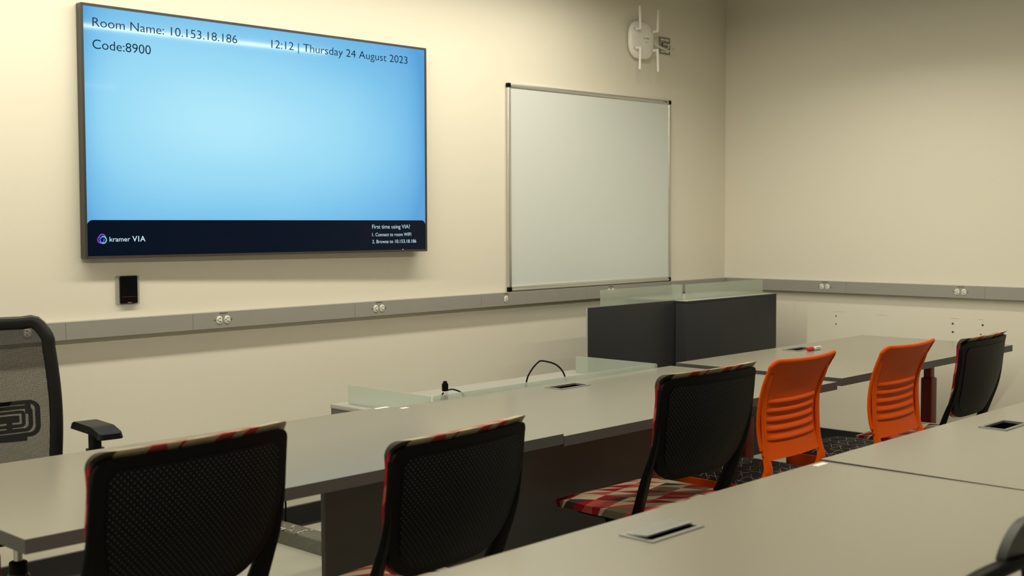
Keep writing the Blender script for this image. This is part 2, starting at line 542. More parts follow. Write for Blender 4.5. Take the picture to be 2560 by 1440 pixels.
# patched screw holes and scuffs on the right wall belong to the wall
for y, z, r in ((-.812, .801, .0045), (-.812, .752, .0045), (-1.55, .795, .006), (-1.551, .747, .006), (-1.724, .796, .006), (-1.714, .743, .004)):
    bm = BM(); cyl(bm, (-.0012, y, z), (.004, y, z), r, n=14)
    obj('screw_hole', bm, MAT['print'], wall_r)
scuff_m = mat('scuffed_paint', (0.60, 0.57, 0.48), 0.8)
for ya, yb, z, dz in ((-.80, -.86, .829, -.001), (-1.085, -1.155, .822, -.003), (-1.535, -1.585, .826, -.001), (-1.695, -1.725, .828, 0), (-1.70, -1.705, .771, -.004)):
    bm = BM(); tube(bm, [(-.0005, ya, z), (-.0005, (ya + yb) / 2, z + .001), (-.0005, yb, z + dz)], .0009, n=6)
    obj('scuff_mark', bm, scuff_m, wall_r)

# ------------------------------------------------------------------ lamps
for where, xa, xb, y, run, watts, spread in LAMPS:
    t = thing('pendant_light', 'long white linear pendant light ' + where, 'ceiling light', ((xa + xb) / 2, y + run / 2, CEIL), PI / 2 if run else 0)
    L = run or xb - xa
    D_ = -LAMP_DROP
    obj('housing', box(BM(), -L / 2, L / 2, -.065, .065, D_ - .065, D_, .004), MAT['lampbody'], t)
    obj('diffuser', box(BM(), -L / 2 + .01, L / 2 - .01, -.058, .058, D_ - .071, D_ - .0655), MAT['diffuser'], t)
    for sx in (-.42, .42):
        bm = BM(); cyl(bm, (sx * L, 0, D_ - .001), (sx * L, 0, 0), .006, n=10)
        obj('rod', bm, MAT['lampbody'], t)
    ld = bpy.data.lights.new('tube_lamp', 'AREA')
    ld.shape = 'RECTANGLE'; ld.size = L; ld.size_y = .11
    ld.energy = watts; ld.color = LAMP_COL; ld.spread = math.radians(spread)
    lo = bpy.data.objects.new('tube_lamp', ld)
    COL.objects.link(lo); lo.parent = t; lo.location = (0, 0, D_ - .076)

# ------------------------------------------------------------------ surface raceways with outlets
ZT, RH, RD = 1.0158, 0.0703, 0.039
def raceway(name, label, m, a0, a1, seams):
    t = tag(bpy.data.objects.new(name, None), label, 'raceway'); COL.objects.link(t)
    bm = BM()
    pts = [(0, ZT), (RD - .002, ZT), (RD - .002, ZT - RH), (0, ZT - RH)]
    loft(bm, [[m(a, z, c) for c, z in pts] for a in (a0, a1)])
    obj('channel', bm, MAT['raceway'], t, smooth=False)
    cuts = [a0] + seams + [a1]
    for s, e in zip(cuts, cuts[1:]):
        bm = BM()
        s2, e2 = s + .0008, e - .0008
        slab(bm, e2 - s2, RH - .001, .002, [(0, RD - .0022), (0, RD - .0006), (.0006, RD)], m, (s2 + e2) / 2, ZT - RH / 2, n=2)
        obj('cover', bm, MAT['raceway'], t)
    return t
raceway('wall_raceway', 'grey steel power raceway along the screen wall', XZ, X0, -.0395, [-5.42, -4.571, -4.01, -3.14, -2.3, -1.45, -.6])
raceway('wall_raceway', 'grey steel power raceway along the right wall', YZ, 0, -Y0, [.898, 1.75, 2.6, 3.4])

def outlet(label, m, a, z, pair=True, flip=1):
    p = m(a, z, RD)
    t = thing('power_outlet', label, 'outlet', p, 0, 'outlets in the raceways')
    def mm(u, v, c):
        return m(u, v, c)
    for off in ((-.0195, .0195) if pair else (0.0,)):
        bm = BM()
        slab(bm, .0275, .0345, .0135, [(0, .0), (0, .0022), (.0015, .0032)], mm, off, 0, n=8)
        r = obj('receptacle', bm, MAT['ivory'], t)
        bm = BM()
        for v in (.0072, -.0072):
            slab(bm, .010, .0028, .0004, [(0, .0031), (0, .0035)], mm, off + .002 * flip, v, n=2)
        slab(bm, .0052, .0052, .0025, [(0, .0031), (0, .0035)], mm, off - .0078 * flip, 0, n=4)
        obj('slots', bm, MAT['dark'], r)
    for s in (-1, 1):
        bm = BM(); slab(bm, .0055, .0055, .0027, [(0, 0), (.0005, .0012)], mm, s * (.042 if pair else .030), 0, n=4)
        obj('screw', bm, MAT['steel'] if not pair else MAT['dark'], t)
    bm = BM(); x = -.018
    for w in (.006, .005, .007, .003, .006, .003, .003):
        slab(bm, w, .0042, .0003, [(0, .0001), (0, .0004)], mm, x + w / 2, .0285, n=1); x += w + .0012
    obj('printed_label', bm, MAT['print'], t)
    return t
outlet('single white outlet seen through the mesh chair back', XZ, -4.724, .985, False, -1)
outlet('white duplex outlet below the big screen, nearer its left corner', XZ, -3.863, .981)
outlet('white duplex outlet below the right end of the big screen', XZ, -2.995, .981)
outlet('single round white outlet below the left corner of the whiteboard', XZ, -2.116, .981, False)
outlet('white duplex outlet half hidden behind the tall frosted glass', XZ, -1.233, .981)
outlet('white duplex outlet on the right wall, nearer the room corner', YZ, .754, .981)
outlet('white duplex outlet on the right wall, nearer the right edge', YZ, 1.610, .981)

# ------------------------------------------------------------------ wall screen
TW, TH = 1.7836, 0.9960
tv = thing('wall_display', 'large wall-mounted flat screen showing a pale blue welcome page', 'television', (-3.5900, -.05, 1.7519))
tv.rotation_euler = (0, .0051, -.0137)
BZ = .0105
bm = BM(); ring(bm, TW, TH, .003, BZ, -.034, .003, XZ, n=2)
obj('bezel', bm, MAT['tvframe'], tv, angle=30)
SW, SH = TW - 2 * BZ, TH - 2 * BZ
obj('screen', box(BM(), -SW / 2, SW / 2, 0, .004, -SH / 2, SH / 2), screen_mat(SW, SH), tv, smooth=False)
scr = tv.children[-1]
obj('back_cover', box(BM(), -TW / 2 + .004, TW / 2 - .004, .006, .034, -TH / 2 + .004, TH / 2 - .004, .004), MAT['tvback'], tv)
obj('wall_bracket', box(BM(), -.35, .35, .034, .0445, -.25, .25, .002), MAT['tvback'], tv)
def SUV(u, v, c):
    return Vector(((u - .5) * SW, -c, (v - .5) * SH))
def strip(u0, u1, v0, v1, r, c):
    w, h = (u1 - u0) * SW, (v1 - v0) * SH
    n, out = 8, []
    cx, cy = ((u0 + u1) / 2 - .5) * SW, ((v0 + v1) / 2 - .5) * SH
    pts = [(-w / 2, -h / 2), (w / 2, -h / 2)]
    for k in range(n + 1):
        a = PI / 2 * k / n; pts.append((w / 2 - r + r * math.cos(a), h / 2 - r + r * math.sin(a)))
    for k in range(n + 1):
        a = PI / 2 + PI / 2 * k / n; pts.append((-w / 2 + r + r * math.cos(a), h / 2 - r + r * math.sin(a)))
    bm = BM()
    bm.faces.new([bm.verts.new((cx + x, -c, cy + y)) for x, y in pts])
    return bm
m_banner = emit('banner_navy', (0.0005, 0.0055, 0.016), 0.8, base=(.002, .002, .003), rough=0.06, spec=0.16)
m_ink = emit('screen_ink', (0.003, 0.012, 0.04), 0.5, base=(.002, .002, .003), rough=0.10, spec=0.12)
m_whitetext = emit('screen_white', (0.62, 0.86, 1.0), 0.9, rough=0.2)
obj('page_footer', strip(.0, 1.0, .0, .146, .024, .0006), m_banner, scr, smooth=False)
def words(name, s, u0, u1, v, cap, material, weight=0.0, c=.0012, sp=1.0):
    """one lettering object per word, split where the gap between letters is widest"""
    f = lambda a, b, z: Vector(((a - .5) * SW, -c, (b - .5) * SH))
    bm = text_mesh(s, f, u0, u1, v, cap, weight, sp)
    seen, parts = set(), []
    bm.verts.ensure_lookup_table()
    for v0 in bm.verts:
        if v0 in seen: continue
        st, comp = [v0], []
        seen.add(v0)
        while st:
            q = st.pop(); comp.append(q)
            for e in q.link_edges:
                w2 = e.other_vert(q)
                if w2 not in seen: seen.add(w2); st.append(w2)
        parts.append((min(q.co.x for q in comp), max(q.co.x for q in comp), comp))
    parts.sort(key=lambda t_: t_[0])
    gaps, end = [], parts[0][1]
    for i in range(1, len(parts)):
        gaps.append((parts[i][0] - end, i)); end = max(end, parts[i][1])
    nw = len(s.split(' '))
    cuts = sorted(i for g, i in sorted(gaps, reverse=True)[:nw - 1])
    groups = [parts[a_:b_] for a_, b_ in zip([0] + cuts, cuts + [len(parts)])]
    for gidx, g in enumerate(groups):
        keep = {q for p_ in g for q in p_[2]}
        b2 = bm.copy()
        ids = {q.index for q in keep}
        b2.verts.ensure_lookup_table(); bm.verts.index_update()
        ids = {q.index for q in keep}
        bmesh.ops.delete(b2, geom=[q for i, q in enumerate(b2.verts) if i not in ids], context='VERTS')
        obj(name, b2, material, scr, smooth=False)
    bm.free()
words('room_name_text', 'Room Name: 10.153.18.186', .0220, .3945, .9215, .0352, m_ink, -.006)
words('code_text', 'Code:8900', .0212, .1630, .8330, .0365, m_ink, -.005)
words('clock_text', '12:12 | Thursday 24 August 2023', .4935, .9376, .9215, .0352, m_ink, -.006)
words('brand_text', 'kramer', .0528, .1031, .0582, .0190, m_whitetext, .004)
words('brand_text', 'VIA', .1085, .1414, .0575, .0222, m_whitetext, .012, sp=1.15)
words('help_text', 'First time using VIA?', .8094, .9429, .1055, .0188, m_whitetext, -.004)
words('help_text', '1. Connect to room WIFI', .8094, .9470, .0680, .0163, m_whitetext, -.002)
words('help_text', '2. Browse to 10.153.18.186', .8094, .9657, .0338, .0163, m_whitetext, -.002)
def arc_ring(cx, cy, r, w, a0, a1, c, n=40):
    bm = BM(); pr = None
    for k in range(n + 1):
        a = a0 + (a1 - a0) * k / n
        q = [bm.verts.new((cx + rr * math.cos(a), -c, cy + rr * math.sin(a))) for rr in (r - w, r)]
        if pr: bm.faces.new((pr[0], pr[1], q[1], q[0]))
        pr = q
    return bm
lx, lz = (.0352 - .5) * SW, (.0685 - .5) * SH
R = .0155
m_violet = emit('logo_violet', (0.30, 0.05, 0.85), 0.9)
m_blue = emit('logo_blue', (0.06, 0.26, 0.95), 0.9)
m_teal = emit('logo_teal', (0.05, 0.85, 0.80), 0.9)
obj('logo_ring', arc_ring(lx + .0005, lz + .0058, R, .0045, 0.1, 3.1, .0012), m_violet, scr, smooth=False)
obj('logo_ring', arc_ring(lx - .0055, lz - .0022, R, .0045, 2.2, 6.6, .0013), m_violet, scr, smooth=False)
obj('logo_ring', arc_ring(lx + .0040, lz - .0032, R, .0045, 1.9, 4.2, .0016), m_blue, scr, smooth=False)
obj('logo_ring', arc_ring(lx + .0040, lz - .0032, R, .0045, -2.1, 1.9, .0016), m_teal, scr, smooth=False)
bm = BM(); cyl(bm, (.445 * SW - .05, -.0036, -TH / 2 + .012), (.445 * SW - .05, -.001, -TH / 2 + .012), .0016, n=12)
obj('power_light', bm, emit('power_led', (1, .95, .9), 1.0), tv)

# ------------------------------------------------------------------ control panel on the wall below the screen
t = thing('wall_control_panel', 'small black touch panel on a clear backplate below the big screen', 'control panel', (-4.285, 0, 1.128))
bm = BM(); slab(bm, .108, .118, .008, [(0, 0), (0, .003), (.002, .0045)], XZ, -.0015, -.001)
obj('backplate', bm, MAT['clear'], t)
bm = BM(); slab(bm, .076, .112, .005, [(0, .0045), (0, .011), (.002, .0135)], XZ)
obj('touch_panel', bm, MAT['glossblack'], t)
tp = t.children[-1]
bm = BM(); slab(bm, .066, .0011, .0003, [(0, .0134), (0, .0138)], XZ, 0, -.028, n=1)
obj('divider_line', bm, MAT['greyp'], tp)
bm = BM(); slab(bm, .018, .0022, .0005, [(0, .0134), (0, .0138)], XZ, 0, -.0515, n=1)
obj('maker_mark', bm, MAT['alu'], tp)

# ------------------------------------------------------------------ whiteboard
wl, wr, wt, wb_ = -2.071, -.621, 2.129, 1.0175
t = thing('whiteboard', 'square white dry-erase board in a thin aluminium frame', 'whiteboard', ((wl + wr) / 2, 0, wb_))
w, h = wr - wl, wt - wb_
FW = .022
obj('writing_surface', box(BM(), -w / 2 + .008, w / 2 - .008, -.013, -.002, .008, h - .008), MAT['wb'], t, smooth=False)
for nm, b in (('top_frame', (-w / 2 + FW, w / 2 - FW, h - FW, h)), ('bottom_frame', (-w / 2 + FW, w / 2 - FW, 0, FW + .008)),
              ('side_frame', (-w / 2, -w / 2 + FW, FW, h - FW)), ('side_frame', (w / 2 - FW, w / 2, FW, h - FW))):
    bm = box(BM(), b[0], b[1], -.021, -.0005, b[2], b[3], .005, 3)
    if nm == 'bottom_frame':
        box(bm, b[0], b[1], -.026, -.0205, .004, .012, .002)
    obj(nm, bm, MAT['alu'], t)
for sx in (-1, 1):
    for z in (FW / 2, h - FW / 2):
        obj('corner_cap', box(BM(), sx * w / 2 - FW / 2 - sx * FW / 2, sx * w / 2 + FW / 2 - sx * FW / 2, -.0225, -.0005, z - FW / 2 - .001, z + FW / 2 + .001, .004, 3), MAT['blackp'], t)
bm = BM(); slab(bm, .028, .007, .001, [(0, .0209), (0, .0213)], XZ, w / 2 - .055, h - FW / 2, n=2)
box(bm, w / 2 - .082, w / 2 - .076, -.0213, -.0209, h - FW / 2 - .004, h - FW / 2 + .004)
obj('maker_mark', bm, MAT['greyp'], t)

# ------------------------------------------------------------------ wireless access point
t = thing('wireless_access_point', 'white rounded wireless access point with four stub antennas above the whiteboard', 'access point', (-.935, 0, 2.466))
bm = BM(); slab(bm, .12, .12, .02, [(0, .0), (0, .020)], XZ)
obj('mounting_plate', bm, MAT['greyp'], t)
bm = BM(); slab(bm, .232, .224, .085, [(.012, .014), (.002, .020), (0, .028), (.003, .036), (.011, .042), (.026, .0465), (.06, .049), (.09, .050)], XZ, n=12)
obj('body', bm, MAT['ap_white'], t)
ap = t.children[-1]
obj('brand_text', text_mesh('aruba', lambda a, b, c: Vector((a, -.0503, b)), .0, .052, .006, .012, -.005), MAT['greyp'], ap, smooth=False)
bm = BM(); slab(bm, .032, .0015, .0004, [(0, .0500), (0, .0503)], XZ, .028, -.012, n=1)
obj('status_bar', bm, MAT['greyp'], ap)
for sx, sz in ((-1, 1), (1, 1), (-1, -1), (1, -1)):
    ax, az = sx * .083, sz * .056
    a = obj('antenna', (lambda bm: (tube(bm, crom([(ax, -.088, az), (ax + sx * .002, -.088, az + sz * .03), (ax + sx * .006, -.088, az + sz * .128)], 3), .0080, n=12, taper=lambda s: 1.0 - .10 * s), bm)[1])(BM()), MAT['ap_white'], t)
    bm = BM(); cyl(bm, (ax, -.052, az), (ax, -.094, az), .0072, n=14)
    obj('elbow', bm, MAT['ap_white'], a)
    bm = BM(); lathe(bm, (ax, -.038, az), [(.0078, 0), (.0078, .012), (.006, .016)], axis=(0, -1, 0), n=12)
    obj('connector_nut', bm, MAT['steel'], a)

t = thing('data_jack_plate', 'square grey metal data jack plate beside the access point', 'wall plate', (-.668, 0, 2.461))
bm = BM(); slab(bm, .113, .104, .003, [(0, 0), (0, .003), (.002, .005)], XZ, n=3)
obj('face_plate', bm, MAT['taupe'], t)
fp = t.children[-1]
for sx in (-1, 1):
    for z in (.036, -.036):
        bm = BM(); slab(bm, .038, .011, .001, [(0, .0049), (0, .0056)], XZ, sx * .022, z, n=2)
        obj('label_window', bm, MAT['ivory'], t)
    bm = BM(); slab(bm, .016, .018, .001, [(0, .0049), (0, .006)], XZ, sx * .022, .006, n=2)
    obj('jack', bm, MAT['dark'], t)
bm = BM(); slab(bm, .016, .016, .001, [(0, .0049), (0, .006)], XZ, .022, -.019, n=2)
obj('jack', bm, MAT['dark'], t)
for k, (s, lab) in enumerate(((-1, 'white network cable from the left jack to the access point'), (1, 'white network cable from the right jack to the access point'))):
    x = -.668 + s * .022
    bm = BM()
    tube(bm, crom([(x, -.008, 2.467), (x, -.030, 2.466), (x + .010 + .012 * k, -.042, 2.452 - .004 * k), (x - .012 - .01 * k, -.046 - .008 * k, 2.434 - .010 * k),
                   (-.745, -.040 - .008 * k, 2.440 - .010 * k), (-.79, -.030 - .004 * k, 2.458 - .010 * k), (-.8215, -.022, 2.476 - .009 * k)], 6), .0036, n=8)
    tag(obj('network_cable', bm, MAT['cable_w']), lab, 'cable')

# ------------------------------------------------------------------ power / cable boxes let into table tops
def power_box(parent, cx, cy, h, w=.188, d=.092, lid=False):
    bm = BM(); ring(bm, w, d, .006, .0125, -.004, .0028, lambda a, b, c: Vector((cx + a, cy + b, h + c)), n=4)
    f = obj('power_box', bm, MAT['alu_dark'], parent)
    bm = BM()
    w2, d2 = w - .024, d - .024
    x0, x1, y0, y1, z0, z1 = cx - w2 / 2, cx + w2 / 2, cy - d2 / 2, cy + d2 / 2, h - .075, h + .0005
    v = [bm.verts.new((x, y, z)) for z in (z0, z1) for y in (y0, y1) for x in (x0, x1)]
    for q in ((0, 1, 3, 2), (0, 4, 5, 1), (2, 3, 7, 6), (0, 2, 6, 4), (1, 5, 7, 3)):
        bm.faces.new([v[i] for i in q])
    obj('well', bm, MAT['blackp'], f, smooth=False)
    bm = BM()
    for k in (-1, 0, 1):
        slab(bm, .034, .034, .004, [(0, h - .074), (.002, h - .068)], XY, cx + k * .045, cy + .004, n=3)
    obj('socket', bm, MAT['greyp'], f)
    if lid:
        bm = BM(); slab(bm, w2 - .002, .056, .003, [(0, 0), (0, .0035), (.001, .0045)], lambda a, b, c: Vector((cx + a, cy + .034 - .030 + b + .002, h + .0035 + (.030 - (b + .030)) * .10 + c)))
        obj('lid', bm, MAT['alu_dark'], f)
    return f

def table(label, x0, x1, y0, y1, h, t, holes=(), legs=(), lids=(), group=None, rz=0.0, tilt=0.0, legm='red'):
    cx, cy = (x0 + x1) / 2, (y0 + y1) / 2
    root = thing('seminar_table', label, 'table', (cx, cy, 0), rz)
    X, Y = (x1 - x0) / 2, (y1 - y0) / 2
    xs, ys, hole = [-X, X], [-Y, Y], set()
    hb = []
    for hx, hy in holes:
        hx, hy = hx - cx, hy - cy
        hb.append((hx, hy)); xs += [hx - .083, hx + .083]; ys += [hy - .035, hy + .035]
    xs, ys = sorted(xs), sorted(ys)
    bm = BM()
    V = {}
    def vt(i, j, k):
        if (i, j, k) not in V: V[(i, j, k)] = bm.verts.new((xs[i], ys[j], h if k else h - t))
        return V[(i, j, k)]
    cell = {}
    for i in range(len(xs) - 1):
        for j in range(len(ys) - 1):
            mx_, my_ = (xs[i] + xs[i + 1]) / 2, (ys[j] + ys[j + 1]) / 2
            cell[(i, j)] = not any(abs(mx_ - a) < .083 and abs(my_ - b) < .035 for a, b in hb)
    for (i, j), on in cell.items():
        if not on: continue
        bm.faces.new((vt(i, j, 1), vt(i + 1, j, 1), vt(i + 1, j + 1, 1), vt(i, j + 1, 1)))
        bm.faces.new((vt(i, j, 0), vt(i, j + 1, 0), vt(i + 1, j + 1, 0), vt(i + 1, j, 0)))
        for (di, dj), (a, b) in {(-1, 0): ((i, j), (i, j + 1)), (1, 0): ((i + 1, j), (i + 1, j + 1)), (0, -1): ((i, j), (i + 1, j)), (0, 1): ((i, j + 1), (i + 1, j + 1))}.items():
            if not cell.get((i + di, j + dj), False):
                f = bm.faces.new((vt(*a, 0), vt(*b, 0), vt(*b, 1), vt(*a, 1))); f.material_index = 1
    obj('tabletop', bm, [MAT['table'], MAT['table_edge']], root, smooth=False)
    for k, (hx, hy) in enumerate(hb):
        power_box(root, hx, hy, h, lid=(k in lids))
    for lx_, ly_ in legs:
        lx_, ly_ = lx_ - cx, ly_ - cy
        bm = BM(); box(bm, lx_ - .035, lx_ + .035, ly_ - .03, ly_ + .03, .03, .56, .008, 3)
        lg = obj('leg', bm, MAT[legm], root)
        obj('inner_post', box(BM(), lx_ - .024, lx_ + .024, ly_ - .021, ly_ + .021, .50, h - t, .006, 2), MAT[legm], lg)
        obj('foot', box(BM(), lx_ - .035, lx_ + .035, ly_ - .10, ly_ + .20, 0.0, .032, .012, 3), MAT[legm], lg)
        obj('top_bracket', box(BM(), lx_ - .04, lx_ + .04, ly_ - .10, ly_ + .20, h - t - .025, h - t, .003), MAT['blackp'], lg)
    if tilt:
        root.rotation_euler = (0, tilt, rz)
    return root
YN, YF = -2.0426, -1.1921
H1, H2, H3, TT = .735, .7245, .7325, .0325
table('grey table at the right end of the front row, carrying the red-capped marker', -2.174, -.3805, YN, YF, H1, TT, holes=[(-1.284, -1.316)], legs=[(-.62, -1.70), (-1.83, -1.62)])
table('grey table in the middle of the front row, before the low glass screens', -3.9275, -2.2135, YN, YF, H2, TT, holes=[(-3.057, -1.298)], legs=[(-2.335, -1.67), (-3.45, -1.45)])
table('grey table at the left end of the front row, reflecting the blue screen', -5.6566, -3.9300, YN, YF, H3, TT, legs=[(-4.10, -1.45), (-5.50, -1.45)])
T4 = table('nearest grey table with a closed-lid power box, left of the seam', -5.60, -3.7845, -3.722, -2.8638, .735, TT, holes=[(-4.696, -2.998)], lids=(0,), legs=[(-5.2, -3.3), (-4.2, -3.3)])
T5 = table('nearest grey table with an open power box, right of the seam', -3.7820, -1.99, -3.718, -2.857, .7370, TT, holes=[(-2.898, -3.006)], legs=[(-3.4, -3.3), (-2.35, -3.3)])
T5.rotation_euler = (.0036, 0, -.0035); T5.location.z = 0.0
def sticker(label, x, y, z, w, d):
    tag(obj('label_sticker', (lambda bm: (slab(bm, w, d, .002, [(0, z), (0, z + .0006)], XY, x, y, n=2), bm)[1])(BM()), MAT['sticker']), label, 'sticker')
sticker('white sticker on the corner of the nearest table beside the seam', -3.832, -2.885, .735, .055, .018)
sticker('white sticker on the back corner of the left front-row table', -3.968, -1.208, H3, .060, .018)
sticker('white sticker on the back corner of the middle front-row table', -3.888, -1.232, H2, .045, .020)

# ------------------------------------------------------------------ panel under the front row
t = thing('modesty_panel', 'charcoal modesty panel standing under the left and middle front tables', 'panel', (-3.62, -1.722, 0))
obj('board', box(BM(), -1.0, 1.0, 0, .02, .012, .688, .001), MAT['panel'], t)
for x in (-.9, .9):
    obj('glide', box(BM(), x - .02, x + .02, .002, .018, 0, .0125), MAT['blackp'], t)

# ------------------------------------------------------------------ low and tall cabinets with frosted glass
def glass_pane(parent, w, h, m, r=.004):
    bm = BM(); slab(bm, w, h, r, [(0, 0), (0, .006)], m, 0, h / 2, n=4)
    return obj('glass_screen', bm, MAT['glass'], parent)
LZ, GH = .663, .0785
t = thing('low_cabinet', 'low grey cabinet with a ring of short frosted glass behind the middle table', 'cabinet', (-3.0, -.9, 0))
obj('carcass', box(BM(), -.748, .745, -.29, .27, 0, LZ - .016, .001), MAT['greyp'], t)
obj('top', box(BM(), -.750, .747, -.292, .272, LZ - .016, LZ, .001), MAT['ledge'], t)
glass_pane(t, 1.385, GH, lambda a, b, c: Vector((.003 + a, -.280 + c, LZ + b)))
glass_pane(t, .488, GH, lambda a, b, c: Vector((-.700 + c, -.025 + a, LZ + b)))
glass_pane(t, .488, GH, lambda a, b, c: Vector((.688 + c, -.040 + a, LZ + b)), r=.008)

TZ, TG = .9500, .0850
t = thing('tall_cabinet', 'tall charcoal cabinet with frosted glass on top, behind the right table', 'cabinet', (-.832, -.62, 0))
obj('carcass', box(BM(), -.459, .459, .0, .42, 0, TZ - .012, .001), MAT['charcoal'], t)
obj('top', box(BM(), -.459, .459, .0, .42, TZ - .012, TZ, .0015), MAT['charcoal'], t)
obj('ledge', box(BM(), -.457, .457, .004, .418, TZ, TZ + .001), MAT['ledge'], t, smooth=False)
glass_pane(t, .785, TG, lambda a, b, c: Vector((.034 + a, .076 + c, TZ + .001 + b)))
glass_pane(t, .070, TG, lambda a, b, c: Vector((-.382 + c, .122 + a, TZ + .001 + b)))
t = thing('tall_screen', 'tall charcoal screen panel with frosted glass, left of the tall cabinet', 'screen', (-1.675, -.543, 0))
obj('board', box(BM(), -.3685, .3800, -.003, .005, .02, TZ + .0025, .0008), MAT['charcoal'], t)
obj('edge_strip', box(BM(), -.3715, -.3685, -.003, .005, .02, TZ + .0025), MAT['ledge'], t, smooth=False)
obj('foot', box(BM(), -.30, .37, .0055, .060, 0, .04, .002), MAT['charcoal'], t)
glass_pane(t, .700, TG, lambda a, b, c: Vector((.100 + a, .006 + c, TZ + .0026 + b)))

# ------------------------------------------------------------------ cables on the low cabinet, floor trunking
bm = BM()
tube(bm, crom([(-3.032, -1.04, LZ + .004), (-3.033, -1.045, LZ + .06), (-3.012, -1.05, .763), (-2.968, -1.05, .795), (-2.935, -1.05, .799), (-2.855, -1.05, .777), (-2.80, -1.045, .738), (-2.765, -1.03, .69), (-2.745, -1.0, LZ + .004)], 6), .0036, n=10)
tag(obj('loop_cable', bm, MAT['blackp']), 'black cable arching in a loop behind the middle table', 'cable')
t = thing('cable_plug', 'black cable plug standing on end behind the middle table', 'plug', (-3.509, -1.05, LZ + .0005))
bm = BM(); box(bm, -.0115, .0115, -.008, .008, .066, .098, .003); box(bm, -.0065, .0065, -.005, .005, .096, .106, .001)
obj('connector', bm, MAT['blackp'], t)
obj('collar', box(BM(), -.010, .010, -.0075, .0075, .050, .067, .002), MAT['ivory'], t)
bm = BM(); box(bm, -.010, .010, -.007, .007, .0, .051, .002)
obj('body', bm, MAT['blackp2'], t)
bm = BM(); tube(bm, crom([(.008, 0, .066), (.03, 0, .070), (.062, .0, .063), (.095, .0, .045), (.12, .01, .003)], 5), .003, n=8)
obj('cord', bm, MAT['blackp'], t)
bm = BM(); tube(bm, crom([(-.008, 0, .062), (-.018, 0, .052), (-.024, 0, .03), (-.024, 0, .003)], 5), .003, n=8)
obj('cord', bm, MAT['blackp'], t)
t = thing('floor_trunking', 'dusty grey steel cable trunking on the floor under the left front table', 'trunking', (-3.638, -.62, 0))
bm = BM()
prof = [(-.055, 0), (.055, 0), (.050, .058), (.046, .062), (-.046, .062), (-.050, .058)]
loft(bm, [[Vector((a, y, z)) for a, z in prof] for y in (-.60, .60)])
obj('channel', bm, MAT['beam'], t)
random.seed(9)
bm = BM()
for k in range(14):
    x, y, s, a = random.uniform(-.045, .04), random.uniform(.30, .585), random.uniform(.006, .018), random.uniform(0, 3)
    c, q = math.cos(a), math.sin(a)
    pts = [Vector((x + s * (c * i - q * j), y + s * (q * i + c * j), .0622 + (.004 if i * j > 0 else .0008))) for i, j in ((-1, -.5), (1, -.4), (.8, .5), (-.7, .6))]
    vs = [bm.verts.new(p) for p in pts] + [bm.verts.new(p - Vector((0, 0, .0012))) for p in pts]
    for q4 in ((0, 1, 2, 3), (7, 6, 5, 4), (0, 4, 5, 1), (1, 5, 6, 2), (2, 6, 7, 3), (3, 7, 4, 0)):
        bm.faces.new([vs[i] for i in q4])
tag(obj('debris', bm, MAT['debris'], t), kind='stuff')
bm = BM(); tube(bm, crom([(-3.592, -.090, .064), (-3.592, -.092, .12), (-3.585, -.10, .30), (-3.56, -.30, .50), (-3.50, -.55, .60), (-3.48, -.625, .60)], 5), .0042, n=8)
tag(obj('extension_cable', bm, MAT['blackp']), 'thin black power cord rising from the floor trunking', 'cord')

# ------------------------------------------------------------------ patchwork swivel chairs
def star_base(root, m, hub_z, rad=.30, n=5, ph=0.3, mc=None):
    bm = BM(); lathe(bm, (0, 0, hub_z - .06), [(.030, 0), (.036, .01), (.036, .05), (.030, .06)], n=20)
    for k in range(n):
        a = ph + 2 * PI * k / n
        d = Vector((math.cos(a), math.sin(a), 0))
        P = [d * .02 + Vector((0, 0, hub_z - .03)), d * rad * .5 + Vector((0, 0, hub_z * .5 + .035)), d * rad + Vector((0, 0, .072))]
        tube(bm, crom(P, 4), .020, .014, n=10, taper=lambda s: 1 - .35 * s)
    b = obj('star_base', bm, m, root)
    for k in range(n):
        a = ph + 2 * PI * k / n
        c = Vector((math.cos(a) * rad, math.sin(a) * rad, .028)); s = Vector((-math.sin(a), math.cos(a), 0))
        bm = BM()
        for e in (-1, 1):
            lathe(bm, c + s * e * .004, [(.010, 0), (.026, .001), (.028, .004), (.028, .015), (.024, .018), (.006, .018)], axis=tuple(s * e), n=16)
        cyl(bm, c, c + Vector((0, 0, .045)), .008, n=10)
        obj('caster', bm, mc or MAT['blackp'], b)
    return b

